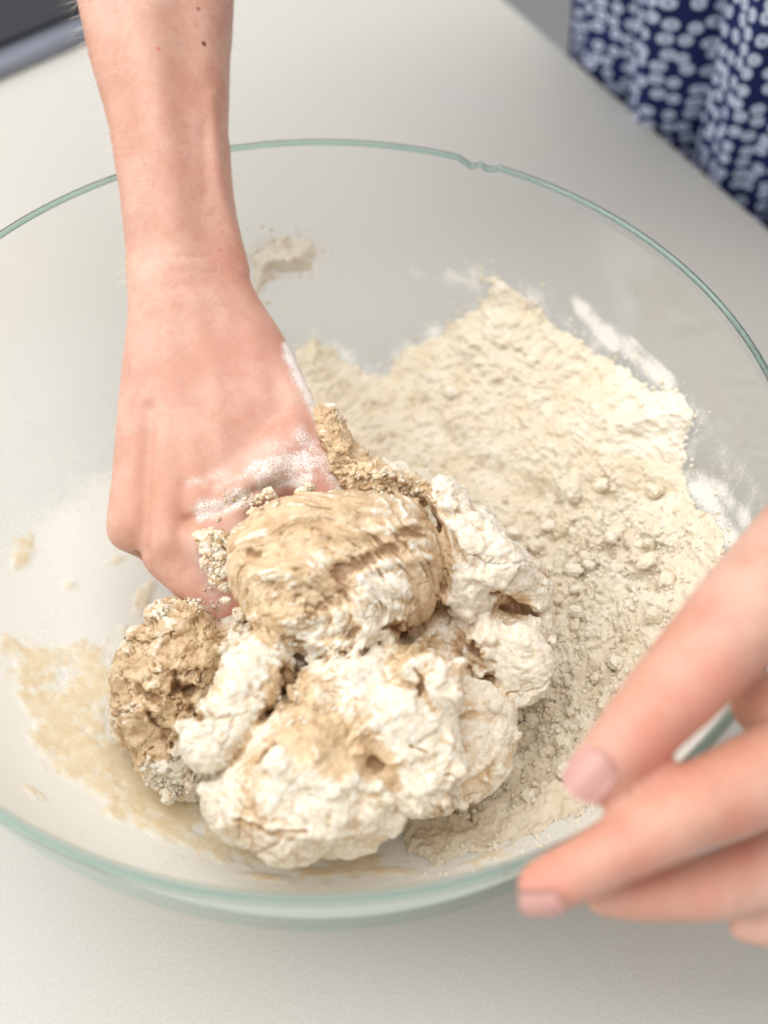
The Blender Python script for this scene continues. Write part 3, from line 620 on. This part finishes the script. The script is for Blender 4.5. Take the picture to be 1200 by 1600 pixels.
fl = fl + .22 * (n2[:, 2] - .6) * (1 - inA) - 560 * np.clip(c1, 0, .0009) - 330 * np.clip(c2, 0, .0022) + 60 * np.clip(-c2, 0, .0015) * (1 - inA) - 600 * np.clip(k1, 0, .00035) + .12 * flake * (1 - inA) - .25 * crk + .35 * p1 - 1.0 * tearm + inA * (.85 * sw + .55 * s2) + .5 * fbm(X, .028, 4, 190) - .04
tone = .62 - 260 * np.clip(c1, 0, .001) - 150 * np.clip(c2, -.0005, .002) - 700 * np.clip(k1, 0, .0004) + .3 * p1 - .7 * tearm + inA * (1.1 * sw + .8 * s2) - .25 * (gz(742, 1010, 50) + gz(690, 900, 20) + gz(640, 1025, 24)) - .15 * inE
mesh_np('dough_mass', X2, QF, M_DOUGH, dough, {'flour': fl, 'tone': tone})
# ------------------------------------------------------------------ the person: body (arms, hands, torso), dress, nails, hair
person = tag(empty('person'), 'person in a navy and white dotted dress kneading dough with bare arms', 'person')
PV, PF = [], []; off = 0
def add(V, F):
    global off
    V = np.asarray(V); PV.append(V); PF.extend([tuple(int(i) + off for i in f) for f in F]); off += len(V)
def rings(R):
    """list of (k,3) rings -> closed tube"""
    k = len(R[0]); F = []
    V = np.vstack(R)
    for i in range(len(R) - 1):
        for j in range(k): F.append((i * k + j, i * k + (j + 1) % k, (i + 1) * k + (j + 1) % k, (i + 1) * k + j))
    F.append(tuple(range(k))[::-1]); F.append(tuple((len(R) - 1) * k + j for j in range(k)))
    add(V, F)
def ball(c, r, ax=(1, 1, 1), basis=None):
    v, f = ico(3); v = v * np.array(ax) * r
    if basis is not None: v = v @ basis
    add(v + np.asarray(c), f)
def limb(pts, rad, flat=None):
    """tapered capsule chain; pts 3-D, rad metres"""
    for i in range(len(pts) - 1):
        a, b = np.asarray(pts[i]), np.asarray(pts[i + 1]); d = b - a; L = np.linalg.norm(d)
        if L < 1e-6: continue
        d = d / L; n = np.cross(d, fw); n /= np.linalg.norm(n); m = np.cross(d, n); R = []
        for t in np.linspace(-1, 1, 22):
            if t < -.6: q = (t + 1) / .4; c = a - d * rad[i] * math.cos(q * math.pi / 2); r = rad[i] * math.sin(max(q, .04) * math.pi / 2)
            elif t > .6: q = (1 - t) / .4; c = b + d * rad[i + 1] * math.cos(q * math.pi / 2); r = rad[i + 1] * math.sin(max(q, .04) * math.pi / 2)
            else: q = (t + .6) / 1.2; c = a + d * L * q; r = rad[i] * (1 - q) + rad[i + 1] * q
            R.append(np.array([c + r * (math.cos(w) * n + math.sin(w) * m) for w in np.linspace(0, 2 * np.pi, 20, endpoint=False)]))
        rings(R)
# right forearm and back of the hand: (row, left, right, centre depth, half thickness)
ROWS = [(-160, 100, 372, .4185, .034), (-60, 116, 367, .4165, .0325), (0, 123, 363, .4150, .0315), (100, 144, 357, .4125, .0295), (200, 173, 355, .4095, .0265), (300, 189, 364, .4065, .0235), (350, 195, 371, .405, .0218), (400, 199, 382, .4035, .0205), (430, 201, 388, .4025, .0200),
        (460, 203, 401, .4012, .0196), (500, 203, 428, .3995, .0193), (550, 197, 459, .397, .0190), (600, 191, 480, .394, .0187), (650, 186, 494, .391, .0184), (700, 181, 500, .3875, .0180), (750, 178, 492, .384, .0176), (800, 171, 440, .381, .0168), (830, 168, 395, .380, .0155), (850, 176, 375, .380, .013), (862, 190, 360, .381, .010)]
RW = np.array(ROWS, float); yy = np.arange(-160, 863, 12.0)
RW = np.stack([yy] + [np.interp(yy, RW[:, 0], RW[:, i]) for i in range(1, 5)], 1)
for i in range(1, 5):
    for _ in range(2): RW[1:-1, i] = .25 * RW[:-2, i] + .5 * RW[1:-1, i] + .25 * RW[2:, i]
R = []
for y, xl, xr, d, b in RW:
    cx, a = (xl + xr) / 2, (xr - xl) / 2; ring = []
    arm = float(sstep(520, 380, np.array(y)))
    for w in np.linspace(0, 2 * np.pi, 56, endpoint=False):
        c, s = math.cos(w), math.sin(w)
        x = math.copysign(abs(c) ** .86, c); h = math.copysign(abs(s) ** .86, s)
        if h > 0:
            h *= 1 + arm * (.16 * math.exp(-((x - .02) / .35) ** 2) - .10 * math.exp(-((x - .55) / .25) ** 2) - .08 * math.exp(-((x + .6) / .3) ** 2))
            h *= 1 + (1 - arm) * (.10 * math.exp(-((x + .15) / .5) ** 2))
        skew = .10 * x * (1 - arm)                           # thumb side falls away into the bowl
        ring.append(at(cx + a * x, y, d) - fw * (h * b) + fw * skew * b)
    R.append(np.array(ring))
rings(R[::-1])
pel = lambda x, y, d: at(x, y, d)
pxr = lambda r, d: r * d / FPX
# knuckles and buried fingers of the right hand
ball(pel(203, 826, .3775), pxr(37, .3775)); ball(pel(266, 850, .372), pxr(50, .372)); ball(pel(318, 850, .370), pxr(46, .37)); ball(pel(362, 835, .370), pxr(40, .37))
limb([pel(203, 826, .381), pel(262, 868, .402), pel(330, 920, .41)], [pxr(35, .38), .0085, .008])
limb([pel(268, 862, .373), pel(350, 945, .372), pel(420, 1000, .385), pel(450, 960, .40)], [pxr(48, .373), pxr(40, .372), .009, .008])
limb([pel(318, 850, .372), pel(385, 935, .372), pel(450, 980, .385), pel(470, 940, .40)], [pxr(44, .373), pxr(40, .372), .009, .0085])
limb([pel(362, 835, .371), pel(420, 910, .374), pel(480, 950, .385), pel(490, 920, .40)], [pxr(38, .373), pxr(36, .372), .009, .0085])
# thumb of the right hand: metacarpal, proximal phalanx, tip under the dough
limb([pel(405, 520, .400), pel(452, 630, .389), pel(482, 735, .380), pel(520, 800, .380), pel(540, 860, .386)], [pxr(28, .400), pxr(40, .389), pxr(46, .38), pxr(36, .38), .008])
limb([pel(455, 690, .378), pel(400, 750, .374), pel(345, 800, .372)], [pxr(42, .378), pxr(40, .374), pxr(40, .372)])
# upper right arm to the shoulder
sh_r = np.array([.12, .50, .42]); el_r = np.array([-.125, .325, .262])
limb([at(236, -110, .4175), el_r, sh_r], [.032, .043, .058])
# left hand on the near right edge of the bowl
L = lambda x, y, d: at(x, y, d)
rd = lambda r, d: r * d / FPX
thumb = [L(1330, 800, .262), L(1165, 955, .249), L(1030, 1105, .242), L(925, 1212, .239)]
limb(thumb, [rd(104, .262), rd(82, .249), rd(68, .242), rd(45, .239)])
index = [L(1345, 1160, .262), L(1205, 1208, .244), L(1085, 1260, .236), L(965, 1328, .232), L(850, 1386, .231)]
limb(index, [rd(92, .262), rd(74, .244), rd(66, .236), rd(52, .232), rd(45, .231)])
middle = [L(1370, 1290, .272), L(1220, 1356, .255), L(1100, 1390, .249), L(1010, 1402, .246), L(940, 1406, .246)]
limb(middle, [rd(82, .268), rd(60, .25), rd(51, .244), rd(39, .241), rd(29, .241)])
ring_f = [L(1380, 1400, .276), L(1270, 1432, .262), L(1200, 1442, .256), L(1160, 1450, .254)]
limb(ring_f, [rd(80, .276), rd(52, .262), rd(40, .256), rd(25, .254)])
little = [L(1400, 1480, .284), L(1300, 1500, .275), L(1240, 1500, .272)]
limb(little, [rd(60, .284), rd(40, .275), rd(30, .272)])
ball(L(1215, 1108, .262), rd(62, .262)); ball(L(1180, 1104, .264), rd(40, .264))
wl = L(1700, 980, .30)
limb([L(1345, 1000, .275), L(1400, 1150, .275), L(1420, 1330, .285), L(1430, 1440, .29)], [rd(110, .275), rd(105, .275), rd(95, .285), rd(80, .29)])
limb([L(1345, 1175, .268), wl], [rd(100, .268), .027]); limb([L(1380, 1330, .28), wl], [rd(90, .28), .027]); limb([L(1330, 830, .268), wl], [rd(90, .268), .025])
sh_l = np.array([.30, .20, .42]); el_l = np.array([.44, .03, .26])
limb([wl, el_l, sh_l], [.027, .042, .056])
# torso
tw = np.array([.345, .505, -.16]); tc = (sh_r + sh_l) / 2
R = []
for t in np.linspace(0, 1, 14):
    c = tw * (1 - t) + np.array([tc[0], tc[1], .46]) * t; c[:2] += en * .06 * (1 - t)
    a = .105 + .05 * t * t; b = .055 + .01 * math.sin(t * 3)
    R.append(np.array([[c[0] + ed[0] * a * math.cos(w) + en[0] * b * math.sin(w), c[1] + ed[1] * a * math.cos(w) + en[1] * b * math.sin(w), c[2]] for w in np.linspace(0, 2 * np.pi, 40, endpoint=False)]))
rings(R)
limb([tc, sh_r], [.07, .058]); limb([tc, sh_l], [.07, .056]); limb([tc + [0, 0, .02], tc + [-.02, -.01, .12]], [.06, .05])
BV, BF, bn, lap = fuse(PV, PF, 0.0016, 12)
nv = len(BV)
px, py = proj(BV); fz = (bn @ fw) < 0.25; dep = (BV - CP) @ fw
rhand = (px < 640) & (dep < .46) & (py > -200); facing = rhand & fz
def ridge(pts, w, amp):
    d = np.full(nv, 1e9)
    for (x1, y1), (x2, y2) in zip(pts[:-1], pts[1:]): d = np.minimum(d, seg_d(px, py, x1, y1, x2, y2)[0])
    return .95 * amp * np.exp(-(d / w) ** 2) * facing
# tendons, veins, wrist bones, knuckle bumps
dis = np.zeros(nv)
dis += ridge([(330, 150), (338, 260), (352, 330), (385, 420)], 9, .0012) + ridge([(318, 200), (322, 300)], 9, -.0006)
dis += ridge([(300, 470), (330, 560), (345, 700)], 16, .0007) + ridge([(262, 480), (262, 620), (258, 840)], 20, .0010) + ridge([(212, 560), (205, 700), (202, 820)], 15, .0008)
dis += ridge([(232, 640), (226, 760), (222, 860)], 12, -.0022) + ridge([(288, 760), (284, 830), (292, 890)], 12, -.0010) + ridge([(300, 690), (310, 790)], 14, .0008) + ridge([(390, 520), (420, 640)], 12, .0005) + ridge([(215, 420), (230, 440)], 22, .0010)
dis += ridge([(292, 812), (340, 798), (395, 770), (432, 762)], 7, -.0026) + ridge([(310, 775), (370, 745), (425, 735)], 16, .0012) + ridge([(310, 835), (370, 800), (400, 785)], 14, .0008)
dis += ridge([(210, 405), (330, 400)], 3.5, -.0003) + ridge([(215, 425), (340, 425)], 3.5, -.0003) + ridge([(230, 445), (330, 450)], 3, -.0002)
dis += .0005 * fbm(BV, .02, 3, 300) * facing
lsel = (px > 700) & (dep < .34) & fz
def ridge2(x1, y1, x2, y2, w, amp): return amp * np.exp(-(seg_d(px + 3 * jn, py + 3 * jn, x1, y1, x2, y2)[0] / w) ** 2) * lsel
jn = vnoise(BV, .004, 77)
for k_ in (-16, -4, 8, 20): dis += ridge2(985 + k_ * .75, 1060 - k_ * .7, 1085 + k_ * .75, 1160 - k_ * .7, 5, -.00055)
for k_ in (-8, 4): dis += ridge2(945 + k_, 1285, 985 + k_, 1375, 5, -.0005)
for k_ in (-14, 0, 14): dis += ridge2(1058 + k_, 1205, 1112 + k_, 1330, 5, -.0005)
dis += ridge2(1020, 1100, 1045, 1120, 38, .0012) + ridge2(1080, 1255, 1095, 1275, 34, .0014) + ridge2(960, 1320, 970, 1335, 24, .0008) + ridge2(1140, 960, 1170, 990, 40, .0010)
BV = BV + bn * dis[:, None]
# colour masks that belong to the skin itself
red = np.zeros(nv)
def spot(x, y, r, a, sel): 
    global red
    red = np.maximum(red, a * np.exp(-((px - x) ** 2 + (py - y) ** 2) / r ** 2) * sel)
lhand = (px > 700) & (dep < .34)
for q in [(350, 960, 60, .75), (330, 900, 60, .3), (510, 740, 45, .8), (470, 700, 60, .4), (320, 240, 60, .3), (300, 160, 40, .25), (360, 420, 60, .25), (390, 560, 80, .35), (240, 580, 90, .15)]: spot(*q, rhand)
for q in [(900, 1250, 55, .7), (1020, 1160, 70, .8), (1090, 1110, 60, .7), (1120, 1060, 50, .7), (840, 1380, 70, .8), (1010, 1370, 60, .6), (1035, 1085, 26, .7), (1120, 960, 40, .5), (965, 1300, 22, .6), (1090, 1235, 30, .5), (945, 1160, 30, .4), (1100, 1400, 40, .5), (885, 1225, 40, .6), (1160, 1310, 50, .7), (1080, 1000, 80, .2), (1150, 1190, 60, .3)]: spot(*q, lhand)
flour = np.full(nv, -.6)
def dusty(x1, y1, x2, y2, w, amp):
    global flour
    d = seg_d(px + 10 * fl_n, py + 10 * fl_n, x1, y1, x2, y2)[0]; flour = np.maximum(flour, np.where(rhand, -.25 + amp * np.exp(-(d / w) ** 2), -.6))
fl_n = fbm(BV, .008, 3, 310)
dusty(405, 735, 520, 715, 34, .80); dusty(410, 760, 480, 745, 18, .9); dusty(470, 680, 530, 760, 26, .75); dusty(448, 545, 515, 690, 15, .9); dusty(500, 640, 540, 770, 20, .95); dusty(420, 700, 510, 690, 24, .6)
dusty(312, 800, 385, 775, 22, .85); dusty(300, 755, 350, 742, 17, .62); dusty(345, 760, 420, 740, 20, .62); dusty(310, 850, 340, 960, 26, .62); dusty(300, 940, 375, 995, 16, .66); dusty(330, 960, 370, 990, 20, .6)
for x, y, r, c, k in [(317, 68, .0013, lin(112, 52, 40), .9), (309, 14, .0011, lin(150, 84, 66), .8), (248, 78, .0012, lin(206, 110, 78), .6), (240, 288, .0014, lin(214, 132, 116), .6), (345, 392, .0006, lin(150, 70, 60), .7), (348, 364, .0007, lin(196, 96, 80), .6)]:
    sel = np.where(facing)[0]; i = sel[np.argmin((px[sel] - x) ** 2 + (py[sel] - y) ** 2)]; MOLES.append((tuple(BV[i]), r, c, k))
body = mesh_np('body', BV, BF, m_skin(), person, {'red': red, 'flour': flour})
# nails
def nail(cx, cy, ax, ay, half_l, half_w, sel, name='fingernail'):
    s = np.where(sel & fz)[0]; i = s[np.argmin((px[s] - cx) ** 2 + (py[s] - cy) ** 2)]; c = BV[i]; n = bn[i]
    near = np.linalg.norm(BV - c, axis=1) < .004; n = bn[near].mean(0); n /= np.linalg.norm(n)
    d = rt * ax - up * ay; d = d - n * (d @ n); d /= np.linalg.norm(d); w = np.cross(n, d); V = []; nu, nv_ = 15, 13
    for u in np.linspace(-1, 1, nu):
        for v in np.linspace(-1, 1, nv_):
            ww = half_w * (1 - .16 * max(0, -u) ** 2) ; ll = u * half_l * (1 - .22 * v * v if u > 0 else 1 - .30 * v * v)
            V.append(c + d * ll + w * v * ww + n * (.0009 - .0021 * v * v - .0007 * u * u))
    top = np.array(V); bot = top - n * .0012; F = grid_faces(nu, nv_); VV = np.vstack([top, bot]); k = len(top)
    rim = [j for j in range(nv_)] + [i * nv_ + nv_ - 1 for i in range(1, nu)] + [(nu - 1) * nv_ + j for j in range(nv_ - 2, -1, -1)] + [i * nv_ for i in range(nu - 2, 0, -1)]
    FF = [tuple(map(int, f)) for f in F] + [tuple(int(x) + k for x in f[::-1]) for f in F] + [(rim[q], rim[q] + k, rim[(q + 1) % len(rim)] + k, rim[(q + 1) % len(rim)]) for q in range(len(rim))]
    mesh_np(name, VV, FF, M_NAIL, person)
M_NAIL = m_nail()
nail(918, 1210, -.66, .75, .0072, .0058, lhand)
nail(848, 1418, -.9, .43, .0060, .0046, lhand)
# fine arm hair
s = np.where(facing & (py < 470) & (py > -40))[0]; edge_s = np.where(rhand & (py < 470) & (py > -40) & (np.abs(bn @ fw) < .3) & (px < 300))[0]
HVs, HFs = [], []; o_ = 0
for i in np.r_[RNG.choice(s, 420), RNG.choice(edge_s, 40)]:
    p = BV[i]; n = bn[i]; L_ = .004 + .007 * RNG.random(); tdir = -up * (.2 + .9 * RNG.random()) - rt * (.9 * RNG.random()) + rt * (RNG.random() - .5) * .9
    q = [p, p + (n * .35 + tdir * .3) * L_, p + (n * .5 + tdir * .75) * L_, p + (n * .48 + tdir * 1.15 + up * .2 * RNG.random()) * L_]; w = .00004
    for j, c in enumerate(q):
        ww = w * (1 - j / 3.4)
        for kx in range(3): HVs.append(c + ww * (math.cos(kx * 2.1) * rt + math.sin(kx * 2.1) * up))
    for j in range(3):
        for kx in range(3): HFs.append((o_ + j * 3 + kx, o_ + j * 3 + (kx + 1) % 3, o_ + j * 3 + 3 + (kx + 1) % 3, o_ + j * 3 + 3 + kx))
    o_ += 12
tag(mesh_np('arm_hair', np.array(HVs), np.array(HFs, np.int32), m_hair(), person), kind='stuff')
# dress
nz_, nw = 150, 420; V = []; UV = []
zs = np.linspace(-.45, .44, nz_); ws = np.linspace(0, 2 * np.pi, nw)
for z in zs:
    t = np.clip((z + .16) / .62, 0, 1); lean = np.clip((z - .12) / .34, 0, 1) ** 1.3
    lt = np.clip((z + .16) / .62, -.4, 1); c = tw[:2] * (1 - lt) + tc[:2] * lt + en * (.045 - .02 * lt) - ed * .068 * (1 - lt)
    fold = .020 * (1 - .75 * lean)
    for w in ws:
        f_ = fold * (1.3 - 2.2 * (1 - abs(math.sin(7.5 * w + .5 * math.sin(3 * w) + .25 * math.sin(z * 9)))) ** 2.2 + .3 * math.sin(29 * w + 1.3 + z * 6))
        a = .178 + .02 * max(0, -z) + f_; b_ = .105 + .05 * max(0, -z) + f_
        V.append([c[0] + ed[0] * a * math.cos(w) + en[0] * b_ * math.sin(w), c[1] + ed[1] * a * math.cos(w) + en[1] * b_ * math.sin(w), z])
V = np.array(V); dress = mesh_np('dress', V, grid_faces(nz_, nw), m_dress(), person)
uvl = dress.data.uv_layers.new(name='uv'); li = np.zeros(len(dress.data.loops), np.int32); dress.data.loops.foreach_get('vertex_index', li)
G = V.reshape(nz_, nw, 3); arcw = np.concatenate([np.zeros((nz_, 1)), np.cumsum(np.linalg.norm(np.diff(G, axis=1), axis=2), 1)], 1); arcw = np.broadcast_to(arcw[60:61], arcw.shape)
uvv = np.stack([arcw, np.broadcast_to(zs[:, None] * 1.1, arcw.shape)], -1).reshape(-1, 2); uvl.data.foreach_set('uv', uvv[li].astype(np.float32).ravel())

# ------------------------------------------------------------------ crumbs of dough stuck to the hand and the edges
def crumb_part(name, spots, d, big):
    for x, y, r in spots:
        v, f = ico(4); v = v * np.array([1, .85, .8]); sd_ = int(x * 7 + y)
        v = v * (1 + .85 * fbm(v + sd_, 1.0, 3, sd_ % 97) + .12 * vnoise(v + sd_, .3, sd_ % 53))[:, None]
        c = at(x, y, d); s_ = r * d / FPX
        mesh_np(name, c + v * s_, f, M_DOUGH, dough, {'flour': .42 + .5 * fbm(v + sd_, .6, 2, 3) + .2 * RNG.random(), 'tone': np.full(len(v), .75)})
crumb_part('dough_crumb', [(318, 842, 16), (335, 862, 17), (326, 882, 14), (345, 840, 13), (350, 890, 15), (338, 905, 12), (352, 918, 11), (360, 850, 11), (322, 858, 12), (345, 872, 14), (372, 838, 10), (330, 832, 9), (352, 938, 8), (420, 770, 10), (405, 778, 8), (475, 772, 15), (484, 760, 9), (395, 800, 9),
                           (378, 960, 14), (388, 985, 15), (372, 978, 10), (400, 1000, 13)], .352, True)
dg = bpy.context.evaluated_depsgraph_get(); dg.update()
def cast(x, y, names=('dough', 'body')):
    rdv = ray(x, y); rdv = rdv / np.linalg.norm(rdv); o_ = Vector(CP)
    for _ in range(6):
        ok, loc, nrm, _i, ho, _m = SC.ray_cast(dg, o_, Vector(rdv))
        if not ok: return None
        if ho.name.split('.')[0].startswith(names): return np.array(loc), np.array(nrm)
        o_ = loc + Vector(rdv) * 1e-4
P = []; S_ = []
for _ in range(700):
    t = RNG.random(); c = [(338, 870, 18, 50), (400, 780, 40, 10), (300, 945, 40, 10), (610, 760, 60, 30), (520, 1020, 120, 14), (250, 1230, 60, 18), (470, 1100, 60, 30)][RNG.integers(7)]
    x = c[0] + c[2] * RNG.normal() * .6; y = c[1] + c[3] * RNG.normal() * .6; P.append((x, y))
dm = [o for o in dough.children if o.type == 'MESH' and len(o.data.vertices) > 5000] + [body]
dg = bpy.context.evaluated_depsgraph_get(); dg.update()
hits = []
for x, y in P:
    h = cast(x, y)
    if h is not None: hits.append(h[0])
ss = .0002 + .0009 * RNG.random(len(hits)) ** 2.5
crumbs('fine_crumbs', np.array(hits), ss, M_DOUGH, dough, .2 + .7 * RNG.random(len(hits)), 2)
